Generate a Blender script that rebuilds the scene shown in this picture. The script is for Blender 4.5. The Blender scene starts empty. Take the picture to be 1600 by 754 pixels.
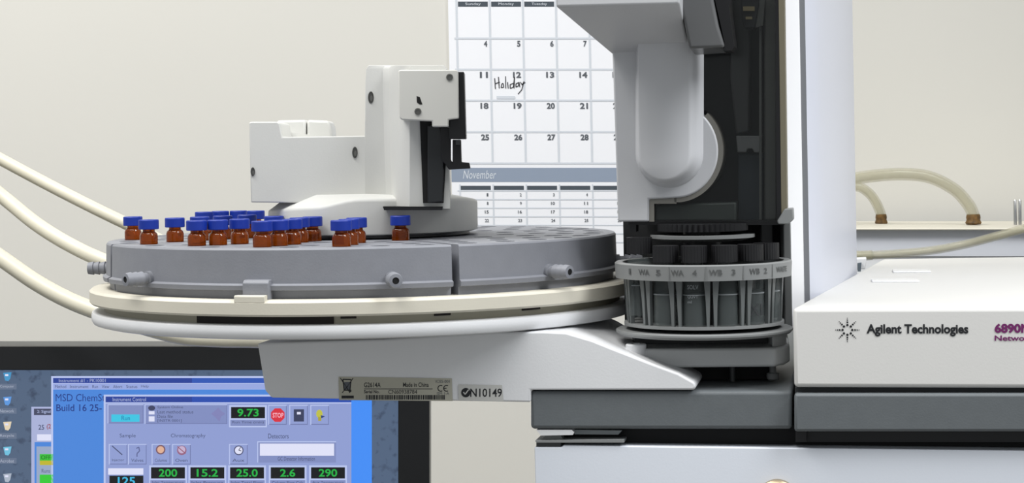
import bpy, bmesh, math, random
from mathutils import Vector, Matrix
random.seed(4)
C = bpy.context.scene
COL = C.collection
# ------------------------------------------------------------------ camera, world, lights, exposure
F = 3000.0            # focal length in pixels of the 1600 px frame
HY = 245.0            # horizon row at the frame's middle
ROLL = math.radians(1.0)
Z0 = 1.17             # camera height; all z below are relative to it
cam = bpy.data.objects.new('camera', bpy.data.cameras.new('camera'))
COL.objects.link(cam)
cam.data.sensor_fit = 'HORIZONTAL'; cam.data.sensor_width = 36.0
cam.data.lens = 36.0 * F / 1600.0
cam.data.shift_y = -(377.0 - HY) / 1600.0
cam.data.clip_start = 0.02
cam.matrix_world = Matrix.Translation((0, 0, Z0)) @ Matrix.Rotation(math.radians(90), 4, 'X') @ Matrix.Rotation(-ROLL, 4, 'Z')
C.camera = cam
w = bpy.data.worlds.new('world'); C.world = w; w.use_nodes = True
w.node_tree.nodes['Background'].inputs[0].default_value = (0.93, 0.97, 1.0, 1)
w.node_tree.nodes['Background'].inputs[1].default_value = 0.40
def area(name, loc, target, sx, sy, power, col):
    l = bpy.data.lights.new(name, 'AREA'); l.shape = 'RECTANGLE'; l.size = sx; l.size_y = sy
    l.energy = power; l.color = col
    o = bpy.data.objects.new(name, l); COL.objects.link(o); o.location = loc
    o.rotation_euler = (Vector(target) - Vector(loc)).to_track_quat('-Z', 'Y').to_euler()
    return o
area('ceiling_lamp_wall', (-1.0, 1.05, Z0 + 1.25), (-0.6, 1.6, Z0), 1.2, 0.4, 20, (1.0, 0.985, 0.955))
area('ceiling_lamp_front', (-0.35, 0.25, Z0 + 1.5), (0.0, 1.3, Z0), 1.3, 0.5, 17, (1.0, 0.99, 0.97))
area('ceiling_lamp_right', (0.85, 0.55, Z0 + 0.95), (0.10, 1.1, Z0-0.05), 0.35, 0.9, 3.4, (0.97, 0.985, 1.0)).data.spread = math.radians(75)
C.view_settings.view_transform = 'Standard'; C.view_settings.look = 'None'
C.view_settings.gamma = 1.0; C.view_settings.use_curve_mapping = False
C.view_settings.exposure = 0.0

# ------------------------------------------------------------------ helpers
CR, SR = math.cos(ROLL), math.sin(ROLL)
T10 = math.tan(math.radians(10))
def P(px, py, Y):
    u, v = px - 800.0, HY - py
    return Vector(((u*CR + v*SR) / F * Y, Y, (-u*SR + v*CR) / F * Y))
def PL(px, py, A, t=T10):             # point on the yawed plane  Y = A - t*X
    u, v = px - 800.0, HY - py
    return P(px, py, A / (1 + t * (u*CR + v*SR) / F))
NB = Vector((math.sin(math.radians(10)), math.cos(math.radians(10)), 0))   # away from the camera, square to that plane
ORG = {}
def lin(c):
    return tuple(((x/255.0)/12.92 if x/255.0 <= 0.04045 else ((x/255.0+0.055)/1.055)**2.4) for x in c)
MATS = {}
def mat(name, rgb, rough=0.5, metal=0.0, noise=0.0, nscale=60, bump=0.0, bscale=900, alpha=1.0, trans=0.0, ior=1.45, emit=None, coat=0.0):
    if name in MATS: return MATS[name]
    m = bpy.data.materials.new(name); m.use_nodes = True
    nt = m.node_tree; b = nt.nodes['Principled BSDF']
    c = lin(rgb) + (1,)
    b.inputs['Base Color'].default_value = c
    b.inputs['Roughness'].default_value = rough; b.inputs['Metallic'].default_value = metal
    b.inputs['Alpha'].default_value = alpha; b.inputs['Transmission Weight'].default_value = trans
    b.inputs['IOR'].default_value = ior; b.inputs['Coat Weight'].default_value = coat
    if emit is not None:
        b.inputs['Base Color'].default_value = (0.01, 0.01, 0.01, 1)
        b.inputs['Emission Color'].default_value = lin(emit) + (1,)
        b.inputs['Emission Strength'].default_value = 1.0
    if noise or bump:
        tc = nt.nodes.new('ShaderNodeTexCoord')
    if noise:
        n = nt.nodes.new('ShaderNodeTexNoise'); n.inputs['Scale'].default_value = nscale; n.inputs['Detail'].default_value = 5
        nt.links.new(tc.outputs['Object'], n.inputs['Vector'])
        r = nt.nodes.new('ShaderNodeMapRange')
        r.inputs['From Min'].default_value = 0.3; r.inputs['From Max'].default_value = 0.7
        r.inputs['To Min'].default_value = 1 - noise; r.inputs['To Max'].default_value = 1 + noise
        nt.links.new(n.outputs['Fac'], r.inputs['Value'])
        x = nt.nodes.new('ShaderNodeMix'); x.data_type = 'RGBA'; x.blend_type = 'MULTIPLY'; x.inputs[0].default_value = 1.0
        x.inputs[6].default_value = c
        nt.links.new(r.outputs['Result'], x.inputs[7]); nt.links.new(x.outputs[2], b.inputs['Base Color'])
    if bump:
        n2 = nt.nodes.new('ShaderNodeTexNoise'); n2.inputs['Scale'].default_value = bscale
        nt.links.new(tc.outputs['Object'], n2.inputs['Vector'])
        bp = nt.nodes.new('ShaderNodeBump'); bp.inputs['Strength'].default_value = bump; bp.inputs['Distance'].default_value = 0.0004
        nt.links.new(n2.outputs['Fac'], bp.inputs['Height']); nt.links.new(bp.outputs['Normal'], b.inputs['Normal'])
    MATS[name] = m
    return m
def tag(o, label=None, cat=None, group=None, kind=None):
    if label: o['label'] = label
    if cat: o['category'] = cat
    if group: o['group'] = group
    if kind: o['kind'] = kind
    return o
def thing(name, origin, label, cat, group=None):
    o = bpy.data.objects.new(name, None); COL.objects.link(o); o.empty_display_size = 0.01
    origin = Vector(origin); ORG[o.name] = origin
    o.location = origin + Vector((0, 0, Z0))
    return tag(o, label, cat, group)
def obj(name, bm, m, parent=None, bevel=0, seg=2, smooth=True, ang=35, label=None):
    if isinstance(bm, bmesh.types.BMesh):
        bmesh.ops.recalc_face_normals(bm, faces=bm.faces)
        me = bpy.data.meshes.new(name); bm.to_mesh(me); bm.free()
    else: me = bm
    if parent is not None: org = ORG[parent.name]
    else:
        xs = [v.co for v in me.vertices]
        org = Vector(((min(v.x for v in xs)+max(v.x for v in xs))/2, (min(v.y for v in xs)+max(v.y for v in xs))/2, min(v.z for v in xs)))
    me.transform(Matrix.Translation(-org))
    for mm in (m if isinstance(m, (list, tuple)) else [m]): me.materials.append(mm)
    o = bpy.data.objects.new(name, me); COL.objects.link(o); ORG[o.name] = org
    if parent is not None: o.parent = parent
    else: o.location = org + Vector((0, 0, Z0))
    if smooth:
        for p in me.polygons: p.use_smooth = True
        me.set_sharp_from_angle(angle=math.radians(ang))
    if bevel:
        b = o.modifiers.new('bevel', 'BEVEL'); b.width = bevel; b.segments = seg; b.limit_method = 'ANGLE'; b.angle_limit = math.radians(30)
        b.harden_normals = False
    if label: o['label'] = label
    return o
def loft(rings, bm=None, closed=True, caps=True):
    """rings: list of equally long point lists"""
    bm = bm or bmesh.new()
    vs = [[bm.verts.new(p) for p in r] for r in rings]
    n = len(rings[0])
    for a, b in zip(vs, vs[1:]):
        for i in range(n if closed else n-1):
            j = (i+1) % n
            bm.faces.new((a[i], a[j], b[j], b[i]))
    if caps:
        bm.faces.new(vs[0][::-1]); bm.faces.new(vs[-1])
    return bm
def prism(pts, vec, bm=None):
    pts = [Vector(p) for p in pts]; vec = Vector(vec)
    return loft([pts, [p+vec for p in pts]], bm)
def pprism(pxs, A, depth, bm=None, t=T10):       # outline given by frame pixels on the yawed plane A, thickness going away
    v = NB if t else Vector((0, 1, 0))
    return prism([PL(x, y, A, t) for x, y in pxs], v*depth, bm)
def plan(xy, z0, z1, bm=None):
    return prism([(x, y, z0) for x, y in xy], (0, 0, z1-z0), bm)
def box(x0, x1, y0, y1, z0, z1, bm=None):
    return plan([(x0, y0), (x1, y0), (x1, y1), (x0, y1)], z0, z1, bm)
def rect(x0, y0, x1, y1): return [(x0, y0), (x1, y0), (x1, y1), (x0, y1)]
def arc(cx, cy, r, a0, a1, n=16, ry=None):       # frame coordinates, degrees, 0 = right, 90 = down
    ry = ry or r
    return [(cx + r*math.cos(math.radians(a0+(a1-a0)*i/n)), cy + ry*math.sin(math.radians(a0+(a1-a0)*i/n))) for i in range(n+1)]
def lathe(c, prof, bm=None, seg=48, axis=(0, 0, 1), closed_prof=False):
    """prof: [(r, t)] along axis from point c"""
    bm = bm or bmesh.new()
    c = Vector(c); ax = Vector(axis).normalized()
    q = Vector((0, 0, 1)).rotation_difference(ax).to_matrix()
    rows = []
    for r, t in prof:
        if r < 1e-7: rows.append([bm.verts.new(c + ax*t)])
        else: rows.append([bm.verts.new(c + q @ Vector((r*math.cos(2*math.pi*k/seg), r*math.sin(2*math.pi*k/seg), t))) for k in range(seg)])
    pairs = list(zip(rows, rows[1:]))
    if closed_prof: pairs.append((rows[-1], rows[0]))
    for a, b in pairs:
        for k in range(seg):
            j = (k+1) % seg
            if len(a) == 1 and len(b) == 1: continue
            if len(a) == 1: bm.faces.new((a[0], b[j], b[k]))
            elif len(b) == 1: bm.faces.new((a[k], a[j], b[0]))
            else: bm.faces.new((a[k], a[j], b[j], b[k]))
    if not closed_prof:
        if len(rows[0]) > 1: bm.faces.new(rows[0][::-1])
        if len(rows[-1]) > 1: bm.faces.new(rows[-1])
    return bm
def pol(c, r, deg, z):                            # 0 deg = towards the camera, positive to the right
    a = math.radians(deg); return Vector((c[0]+r*math.sin(a), c[1]-r*math.cos(a), z))
def wedge(c, prof, a0, a1, bm=None, n=None):      # closed profile [(r,z)] swept between two angles
    n = n or max(2, int(abs(a1-a0)/2.5))
    return loft([[pol(c, r, a0+(a1-a0)*i/n, z) for r, z in prof] for i in range(n+1)], bm)
def ang_at(c, R, px):                             # angle on the near side of the circle that shows at column px
    best = min(range(-900, 901), key=lambda k: abs(800 + pol(c, R, k/10, 0).x / pol(c, R, k/10, 0).y * F - px))
    return best/10
def cat(pts, n=10):
    pts = [Vector(p) for p in pts]; out = []
    e = [2*pts[0]-pts[1]] + pts + [2*pts[-1]-pts[-2]]
    for i in range(1, len(e)-2):
        a, b, c, d = e[i-1], e[i], e[i+1], e[i+2]
        for k in range(n):
            t = k/n
            out.append(0.5*((2*b)+(c-a)*t+(2*a-5*b+4*c-d)*t*t+(3*b-a-3*c+d)*t**3))
    out.append(pts[-1]); return out
def tube(pts, r, bm=None, seg=14, n=10, inner=None):
    pts = cat(pts, n); rings = []; inn = []
    up = Vector((0.13, 0.3, 0.94))
    for i, p in enumerate(pts):
        d = (pts[min(i+1, len(pts)-1)] - pts[max(i-1, 0)]).normalized()
        s = d.cross(up).normalized(); u2 = s.cross(d).normalized(); up = u2
        rings.append([p + s*math.cos(2*math.pi*k/seg)*r + u2*math.sin(2*math.pi*k/seg)*r for k in range(seg)])
        if inner: inn.append([p + s*math.cos(2*math.pi*k/seg)*inner + u2*math.sin(2*math.pi*k/seg)*inner for k in range(seg)])
    if inner: return loft(rings + inn[::-1] + [rings[0]], bm, caps=False)
    return loft(rings, bm)
def bool_cut(bm, cutter):
    bmesh.ops.recalc_face_normals(bm, faces=bm.faces); bmesh.ops.recalc_face_normals(cutter, faces=cutter.faces)
    a = bpy.data.meshes.new('a'); bm.to_mesh(a); bm.free(); b = bpy.data.meshes.new('b'); cutter.to_mesh(b); cutter.free()
    oa = bpy.data.objects.new('a', a); ob = bpy.data.objects.new('b', b); COL.objects.link(oa); COL.objects.link(ob)
    m = oa.modifiers.new('x', 'BOOLEAN'); m.object = ob; m.operation = 'DIFFERENCE'; m.solver = 'EXACT'
    bpy.context.view_layer.update()
    me = bpy.data.meshes.new_from_object(oa.evaluated_get(bpy.context.evaluated_depsgraph_get()))
    bpy.data.objects.remove(oa); bpy.data.objects.remove(ob)
    me.materials.clear()
    return me
TC = {}
def text_geo(s, bold=0.0, shear=0.0):
    k = (s, bold, shear)
    if k not in TC:
        cu = bpy.data.curves.new('t', 'FONT'); cu.body = s; cu.size = 1.0; cu.offset = bold; cu.shear = shear; cu.resolution_u = 3
        o = bpy.data.objects.new('t', cu); COL.objects.link(o); bpy.context.view_layer.update()
        me = o.evaluated_get(bpy.context.evaluated_depsgraph_get()).to_mesh()
        vs = [(v.co.x, v.co.y) for v in me.vertices]; fs = [tuple(p.vertices) for p in me.polygons]
        x0 = min(v[0] for v in vs); x1 = max(v[0] for v in vs); y0 = min(v[1] for v in vs); y1 = max(v[1] for v in vs)
        TC[k] = ([((x-x0)/max(x1-x0, 1e-6), (y-y0)/max(y1-y0, 1e-6)) for x, y in vs], fs)
        bpy.data.objects.remove(o); bpy.data.curves.remove(cu)
    return TC[k]
class Board:
    """flat print: coloured shapes lying on a surface, each layer a hair in front of the last"""
    def __init__(self, surf, step=0.00008, lift=0.0002):
        self.surf = surf; self.step = step; self.lift = lift; self.bm = bmesh.new(); self.m = []
    def mi(self, m):
        if m not in self.m: self.m.append(m)
        return self.m.index(m)
    def poly(self, pts, m, lay=0):
        f = self.bm.faces.new([self.bm.verts.new(self.surf(x, y, self.lift + lay*self.step)) for x, y in pts]); f.material_index = self.mi(m)
    def rect(self, x0, y0, x1, y1, m, lay=0): self.poly(rect(x0, y0, x1, y1), m, lay)
    def disc(self, cx, cy, r, m, lay=0, ry=None, n=18): self.poly(arc(cx, cy, r, 0, 360*(n-1)/n, n-1, ry), m, lay)
    def line(self, pts, w_, m, lay=0):
        for (a, b), (c, d) in zip(pts, pts[1:]):
            L = math.hypot(c-a, d-b) or 1; nx, ny = -(d-b)/L*w_/2, (c-a)/L*w_/2
            self.poly([(a+nx, b+ny), (c+nx, d+ny), (c-nx, d-ny), (a-nx, b-ny)], m, lay)
    def text(self, s, x0, y0, x1, y1, m, lay=0, bold=0.0, shear=0.0, warp=None):
        vs, fs = text_geo(s, bold, shear); i = self.mi(m)
        nv = [self.bm.verts.new(self.surf(x0+(x1-x0)*a, y1+(y0-y1)*b, self.lift + lay*self.step)) for a, b in vs]
        for f in fs:
            try: self.bm.faces.new([nv[k] for k in f]).material_index = i
            except ValueError: pass
    def build(self, name, parent, label=None):
        me = bpy.data.meshes.new(name); self.bm.to_mesh(me); self.bm.free()
        return obj(name, me, self.m, parent, smooth=False, label=label)
def plane_surf(A, t=T10):
    n = NB if t else Vector((0, 1, 0))
    return lambda x, y, d: PL(x, y, A, t) - n*d
def dup(root, loc):
    r = root.copy(); COL.objects.link(r); r.location = loc
    for ch in list(root.children):
        c = ch.copy(); COL.objects.link(c); c.parent = r
        for g in ch.children:
            d = g.copy(); COL.objects.link(d); d.parent = c
    return r

# ------------------------------------------------------------------ materials
M_wall = mat('wall_paint', (214, 212, 205), 0.9, noise=0.012, nscale=3, bump=0.15, bscale=160)
M_lid = mat('warm_lid_paint', (220, 219, 216), 0.4, bump=0.08)
M_white = mat('white_housing_plastic', (222, 223, 225), 0.42, noise=0.012, nscale=40, bump=0.1)
M_cream = mat('aged_cream_plastic', (216, 211, 196), 0.5, noise=0.02, nscale=25, bump=0.1)
M_arm = mat('warm_white_plastic', (208, 208, 204), 0.45, noise=0.012, nscale=40, bump=0.1)
M_body = mat('satin_grey_white_plastic', (196, 197, 200), 0.4, bump=0.1)
M_rack = mat('grey_rack_plastic', (134, 136, 143), 0.5, noise=0.03, nscale=120, bump=0.15)
M_slab = mat('slate_grey_paint', (100, 105, 108), 0.5, noise=0.03, nscale=150, bump=0.15)
M_lower = mat('pale_blue_white_paint', (226, 231, 240), 0.4, bump=0.08)
M_black = mat('black_plastic', (22, 22, 24), 0.4)
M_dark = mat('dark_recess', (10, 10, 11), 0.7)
M_dgrey = mat('dark_grey_plastic', (62, 64, 66), 0.35)
M_dbrown = mat('dark_brown_slot', (28, 20, 15), 0.6)
M_blue = mat('blue_cap_plastic', (16, 48, 150), 0.45)
M_amber = mat('amber_glass', (158, 72, 16), 0.08, trans=0.75, ior=1.3, coat=0.3)
M_glass = mat('clear_glass', (112, 120, 120), 0.04, alpha=0.22, coat=0.5)
M_smoke = mat('smoked_plastic', (26, 28, 28), 0.12, alpha=0.34, coat=0.2)
M_metal = mat('steel', (190, 190, 188), 0.25, metal=1.0)
M_screwm = mat('dull_screw_metal', (120, 120, 116), 0.4, metal=0.8)
M_bronze = mat('bronze_knob_metal', (160, 145, 120), 0.35, metal=0.7)
M_hose = mat('cream_hose_rubber', (212, 207, 188), 0.4, noise=0.03, nscale=30)
M_clear = mat('cloudy_clear_tubing', (190, 186, 160), 0.18, alpha=0.38, coat=0.4)
M_rust = mat('rusty_collar', (98, 72, 34), 0.6, noise=0.6, nscale=260)
M_yell = mat('yellowed_edge_plastic', (118, 112, 94), 0.5)
M_ring = mat('grey_turret_plastic', (132, 134, 134), 0.45)
M_basket = mat('frosted_basket_plastic', (104, 108, 108), 0.35)
M_paper = mat('calendar_paper', (238, 239, 243), 0.8)
M_ink = mat('print_black', (28, 30, 34), 0.6)
M_grid = mat('print_light_grey', (206, 211, 218), 0.8)
M_numb = mat('print_dark_grey', (92, 96, 102), 0.8)
M_band = mat('print_slate_blue', (140, 152, 170), 0.8)
M_bar = mat('print_bar_grey', (72, 80, 88), 0.8)
M_purple = mat('print_purple', (110, 32, 96), 0.6)
M_stick = mat('sticker_silver', (176, 174, 160), 0.5)
M_stick2 = mat('sticker_grey_white', (192, 192, 188), 0.5)
M_bench = mat('bench_laminate', (120, 118, 112), 0.5, noise=0.06, nscale=50)
M_panel = mat('brushed_pale_panel', (206, 209, 216), 0.4, noise=0.04, nscale=14)

# ------------------------------------------------------------------ setting
WA = 1.85
BENCH = -0.400
d10 = Vector((math.cos(math.radians(10)), -math.sin(math.radians(10)), 0))
wc = Vector((0, WA, 0))
tag(obj('wall_back', prism([wc-d10*1.9+Vector((0, 0, -Z0)), wc+d10*1.9+Vector((0, 0, -Z0)), wc+d10*1.9+Vector((0, 0, 1.5)), wc-d10*1.9+Vector((0, 0, 1.5))], NB*0.1), M_wall, smooth=False), kind='structure')
tag(obj('floor', box(-1.9, 1.9, -0.6, 2.3, -Z0-0.05, -Z0), mat('floor_vinyl', (150, 146, 138), 0.5, noise=0.05), smooth=False), kind='structure')
bt = thing('workbench', (0, 1.2, -Z0), 'grey laminate laboratory workbench under the instruments', 'bench')
wl = wc - NB*0.004
obj('worktop', prism([(-1.5, 0.85, BENCH), (1.2, 0.85, BENCH), wl+d10*1.15+Vector((0, 0, BENCH)), wl-d10*1.45+Vector((0, 0, BENCH))], (0, 0, -0.035)), M_bench, bt, bevel=0.003)
for x0, y0 in ((-1.4, 0.92), (1.05, 0.92), (-1.4, 1.8), (1.05, 1.55)):
    obj('leg', box(x0, x0+0.06, y0, y0+0.06, -Z0, BENCH-0.035), M_slab, bt, bevel=0.003)

# ------------------------------------------------------------------ calendar on the wall
cal = thing('wall_calendar', PL(840, 560, WA), 'wall calendar showing an October grid with Holiday handwritten over the 12th', 'calendar')
def cal_s(x, y, d):      # hangs a touch crooked: rows run level in the frame
    return PL(x, y + 0.0*(x-840), WA-0.0035) - NB*d
def skx(x, y): return x + (y-200)*0.020
obj('paper', loft([[cal_s(skx(x, y), y, 0.0) for x, y in rect(704, -190, 1092, 470)], [cal_s(skx(x, y), y, 0.0) + NB*0.0025 for x, y in rect(704, -190, 1092, 470)]]), M_paper, cal, smooth=False)
B = Board(lambda x, y, d: cal_s(skx(x, y), y, d))
cx = [717 + 51.8*i for i in range(8)]
rows = [13, 60, 108.5, 157, 206, 255]
for i in range(7):
    B.rect(cx[i]+2.5, 2.5, cx[i]+49, 10.5, M_bar)
    B.text(('Sunday', 'Monday', 'Tuesday', 'Wednesday', 'Thursday', 'Friday', 'Saturday')[i], cx[i]+14, 4, cx[i]+38, 9.2, M_grid, 1)
for x in cx: B.rect(x-1.6, 0, x+1.6, 256, M_grid)
for y in rows[1:]: B.rect(cx[0]-4, y-1.5, cx[7], y+1.5, M_grid, 1)
day = 1
for r in range(5):
    for c in range(7):
        n = r*7 + c - 3
        if 1 <= n <= 31:
            s = str(n); wd = 5.2 if len(s) == 1 else 12.5
            B.text(s, cx[c]+47-wd, rows[r]+3.6 if r else 16, cx[c]+47, rows[r]+13 if r else 25.5, M_numb, 2, bold=0.035)
# the handwriting
hw = [[(775, 122), (776, 139)], [(781, 120), (782, 138)], [(775, 131), (783, 128)], [(786, 131), (785, 137), (789, 136), (788, 130), (786, 131)], [(792, 119), (792, 138)], [(795, 128), (796, 138)],
      [(804, 130), (799, 132), (799, 138), (804, 136), (806, 120), (805, 138)], [(812, 129), (808, 131), (808, 136), (812, 134), (813, 128), (814, 136)], [(815, 128), (818, 133), (821, 127), (817, 140), (811, 147)], [(818, 131), (823, 129)]]
for st in hw: B.line([(a-0.5, b) for a, b in st], 1.3, M_ink, 3)
B.rect(777, 150, 806, 154.5, M_grid, 2)
B.rect(704, 262, 1092, 284, M_band)
B.text('November', 722, 266, 774, 279, M_grid, 1, shear=0.25)
for i in range(7): B.rect(cx[i]+1, 290, cx[i]+48, 296.5, M_bar)
r2 = [298 + 13.4*i for i in range(7)]
for x in cx: B.rect(x-1.2, 288, x+1.2, r2[-1], M_grid)
for y in r2: B.rect(cx[0]-4, y-0.9, cx[7], y+0.9, M_grid, 1)
for r in range(5):
    for c in range(7):
        n = r*7+c+1
        if n <= 30:
            wd = 2.5 if n < 10 else 6
            B.text(str(n), cx[c]+44-wd, r2[r]+3.5, cx[c]+44, r2[r]+8.5, M_numb, 2, bold=0.02)
B.text('October', 800, -60, 960, -22, M_band, 0)
B.build('printed_grid', cal)

# ------------------------------------------------------------------ monitor
MY = 1.42
mon = thing('computer_monitor', (P(240, 700, MY).x, MY+0.03, BENCH), 'black framed computer monitor showing a blue instrument control window', 'monitor')
bm = bmesh.new()
MT0 = 0
fr_out = rect(-190, 541, 671, 1010); fr_in = rect(-150, 578, 622, 955)
o_ = [P(x, y+ (x-240)*0.0, MY) for x, y in fr_out]; i_ = [P(x, y, MY) for x, y in fr_in]
bk = Vector((0, 0.012, 0))
loft([o_, i_, [p+bk for p in i_], [p+bk for p in o_], o_], bm, caps=False)
obj('bezel', bm, mat('monitor_bezel', (28, 29, 31), 0.35), mon, bevel=0.0012)
obj('back_shell', prism([P(x, y, MY)+bk for x, y in rect(-188, 543, 669, 1008)], (0, 0.045, 0)), M_dgrey, mon, bevel=0.006)
obj('stand', prism([(mon.location.x-0.04, MY+0.06, BENCH), (mon.location.x+0.04, MY+0.06, BENCH), (mon.location.x+0.04, MY+0.06, -0.2), (mon.location.x-0.04, MY+0.06, -0.2)], (0, 0.03, 0)), M_dgrey, mon, bevel=0.003)
obj('stand_foot', lathe((mon.location.x, MY+0.04, BENCH), [(0.10, 0), (0.10, 0.006), (0.03, 0.014), (0, 0.014)]), M_dgrey, mon)
def em(rgb): return mat('glow_%d_%d_%d' % rgb, rgb, 0.5, emit=rgb)
wp = mat('screen_wallpaper', (74, 90, 112), 0.4, emit=(74, 92, 116))
nt = wp.node_tree; tc = nt.nodes.new('ShaderNodeTexCoord'); nz = nt.nodes.new('ShaderNodeTexNoise'); nz.inputs['Scale'].default_value = 150; nz.inputs['Detail'].default_value = 4
rp = nt.nodes.new('ShaderNodeValToRGB'); rp.color_ramp.elements[0].position = 0.30; rp.color_ramp.elements[0].color = lin((58, 72, 96))+(1,); rp.color_ramp.elements[1].position = 0.46; rp.color_ramp.elements[1].color = lin((80, 98, 124))+(1,)
nt.links.new(tc.outputs['Object'], nz.inputs['Vector']); nt.links.new(nz.outputs['Fac'], rp.inputs['Fac']); nt.links.new(rp.outputs['Color'], nt.nodes['Principled BSDF'].inputs['Emission Color'])
scr = obj('screen', prism([P(x, y, MY+0.004) for x, y in rect(-155, 574, 627, 960)], (0, 0.006, 0)), wp, mon, smooth=False)
B = Board(lambda x, y, d: P(x, y, MY+0.004-d), step=0.00008)
lav, lav2, lavl, navy, sky_, wht, blk, grn, txt = em((142, 156, 208)), em((128, 140, 190)), em((184, 196, 236)), em((36, 62, 150)), em((72, 132, 216)), em((222, 224, 246)), em((6, 10, 16)), em((30, 176, 66)), em((70, 78, 112))
# desktop icons
for y, c in ((588, em((70, 150, 200))), (626, em((90, 150, 220))), (665, em((226, 210, 180))), (704, em((110, 190, 220))), (746, em((170, 180, 196)))):
    B.poly([(5, y-6), (18, y-7), (16, y+3), (13, y+7), (8, y+6)], c, 1); B.rect(8, y-4, 13, y-1, wht, 2)
    B.rect(-2, y+11, 26, y+20, em((98, 112, 136)), 1); B.text(('Computer', 'Network', 'Recycle', 'Acrobat', 'Shortcut')[(y//39) % 5], 0, y+13, 22, y+18, em((170, 178, 196)), 2)
# window behind
B.rect(49, 635, 90, 960, em((168, 176, 214)), 1); B.rect(53, 638, 90, 648, em((66, 70, 96)), 2); B.text('2: Signal', 58, 640, 79, 646, lavl, 3)
B.text('25', 60, 663, 69, 671, txt, 3, bold=0.02); B.text('(2)', 73, 662, 82, 671, em((150, 70, 80)), 3, bold=0.02)
B.rect(58, 678, 90, 688, wht, 3); B.rect(54, 690, 90, 960, sky_, 2); B.rect(57, 697, 90, 960, em((150, 166, 196)), 3)
B.rect(62, 709, 90, 719, em((50, 190, 50)), 4); B.rect(62, 719, 90, 726, em((190, 180, 40)), 4); B.rect(62, 741, 90, 770, em((50, 200, 50)), 4); B.text('OFF', 64, 711, 79, 717, em((20, 90, 30)), 5); B.text('Runs', 65, 732, 78, 738, txt, 4)
# main window
B.rect(80, 587, 581, 930, lavl, 4); B.rect(83, 590, 581, 598, navy, 5); B.rect(300, 590, 581, 598, em((44, 84, 178)), 6); B.text('Instrument #1 - PK10001', 92, 591.5, 165, 597, em((170, 180, 214)), 7)
B.rect(83, 599, 581, 607.5, em((150, 166, 222)), 5)
x = 86
for s in ('Method', 'Instrument', 'Run', 'View', 'Abort', 'Status', 'Help'):
    B.text(s, x, 601, x+len(s)*2.9, 606, txt, 6); x += len(s)*2.9+6
B.rect(83, 608, 581, 930, sky_, 5); B.rect(549, 608, 581, 930, em((66, 140, 244)), 6)
B.text('MSD ChemStation', 87, 615, 192, 626.5, em((28, 54, 130)), 6); B.text('Build 16 25-1', 88, 631, 164, 642, em((28, 54, 130)), 6, bold=0.01)
# control panel
B.rect(162, 616, 549, 900, lavl, 8); B.rect(165, 619, 549, 628, navy, 9); B.rect(300, 619, 549, 628, em((36, 74, 172)), 10); B.text('Instrument Control', 176, 620.5, 228, 626.5, em((176, 186, 220)), 11)
B.rect(165, 630, 549, 900, lav, 9)
def btn(x0, y0, x1, y1, m=lav):
    B.rect(x0, y0, x1, y1, lavl, 10); B.rect(x0+1.4, y0+1.4, x1, y1, em((112, 122, 170)), 11); B.rect(x0+1.4, y0+1.4, x1-1.2, y1-1.2, m, 12)
btn(168, 631, 224, 661, lav2); B.rect(174, 647, 218, 658.5, em((60, 196, 226)), 13); B.text('Run', 190, 649, 203, 656, em((30, 110, 160)), 14)
btn(226, 631, 355, 662, lav2); B.disc(237, 637, 5.5, em((60, 64, 96)), 13, 4); B.rect(232.5, 642, 241.5, 647, wht, 13); B.rect(232.5, 650, 241.5, 658, wht, 13)
for y, s, l in ((636, 'System Online', 40), (643, 'Last method status', 56), (650, 'Data file', 24), (657, '[INSTR 0001]', 38)): B.text(s, 246, y-2.5, 246+l, y+2.5, txt, 13)
B.poly([(330, 646), (337, 640), (341, 636), (345, 641), (352, 646), (346, 650), (343, 658), (337, 652)], em((128, 130, 182)), 13)
def lcd(x0, y0, x1, y1, s, c=grn, lab='Oven Temperature', dx=0):
    B.rect(x0-3, y0-3, x1+3, y1+14, lavl, 10); B.rect(x0, y0, x1, y1, blk, 12)
    wdt = len(s)*9.6 - (5 if '.' in s else 0); c0 = (x0+x1)/2+dx
    B.text(s, c0-wdt/2, y0+2.6, c0+wdt/2, y1-2.6, c, 13, bold=0.02)
    B.rect(x0-1, y1+2.5, x1+1, y1+12, lav2, 12); B.text(lab, x0+2, y1+4, x1-2, y1+9, txt, 13)
lcd(361, 635.5, 414, 653, '9.73', lab='Run Time (min)')
for x0 in (419, 452, 485): btn(x0, 632, x0+29, 663)
B.poly(arc(434, 648, 11.5, 22.5, 337.5, 7), em((214, 46, 62)), 14); B.text('STOP', 426, 644.5, 443, 652, em((246, 180, 196)), 15, bold=0.02)
B.rect(459, 639, 475, 658, em((56, 62, 92)), 14); B.rect(464, 643, 470, 647, wht, 15)
B.disc(499, 646, 5, em((190, 190, 70)), 14, 6.5); B.rect(497, 650, 502, 657, em((170, 160, 50)), 14); B.poly([(501, 648), (508, 650), (502, 653)], em((40, 60, 120)), 15)
for s, x0, x1 in (('Sample', 187, 212), ('Chromatography', 267, 321), ('Detectors', 419, 451)): B.text(s, x0, 677, x1, 684.5, txt, 13)
for x0, s in ((170, 'Injector'), (200, 'Valves'), (237, 'Columns'), (269, 'Oven'), (358, 'Aux')):
    btn(x0, 693, x0+29, 725); B.text(s, x0+5, 716, x0+24, 721, txt, 13)
B.line([(175, 696), (191, 710)], 1.6, txt, 13); B.line([(213, 700), (217, 698), (218, 704), (214, 708), (214, 713)], 1.8, em((96, 104, 150)), 13)
B.disc(251, 702, 7.5, em((120, 86, 100)), 13); B.disc(251, 702, 5.4, em((222, 176, 150)), 14)
B.disc(284, 703, 7.5, em((150, 100, 130)), 13); B.disc(284, 702, 5.6, em((196, 176, 206)), 14); B.line([(277, 697), (290, 708)], 1.4, em((150, 90, 110)), 15)
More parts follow.
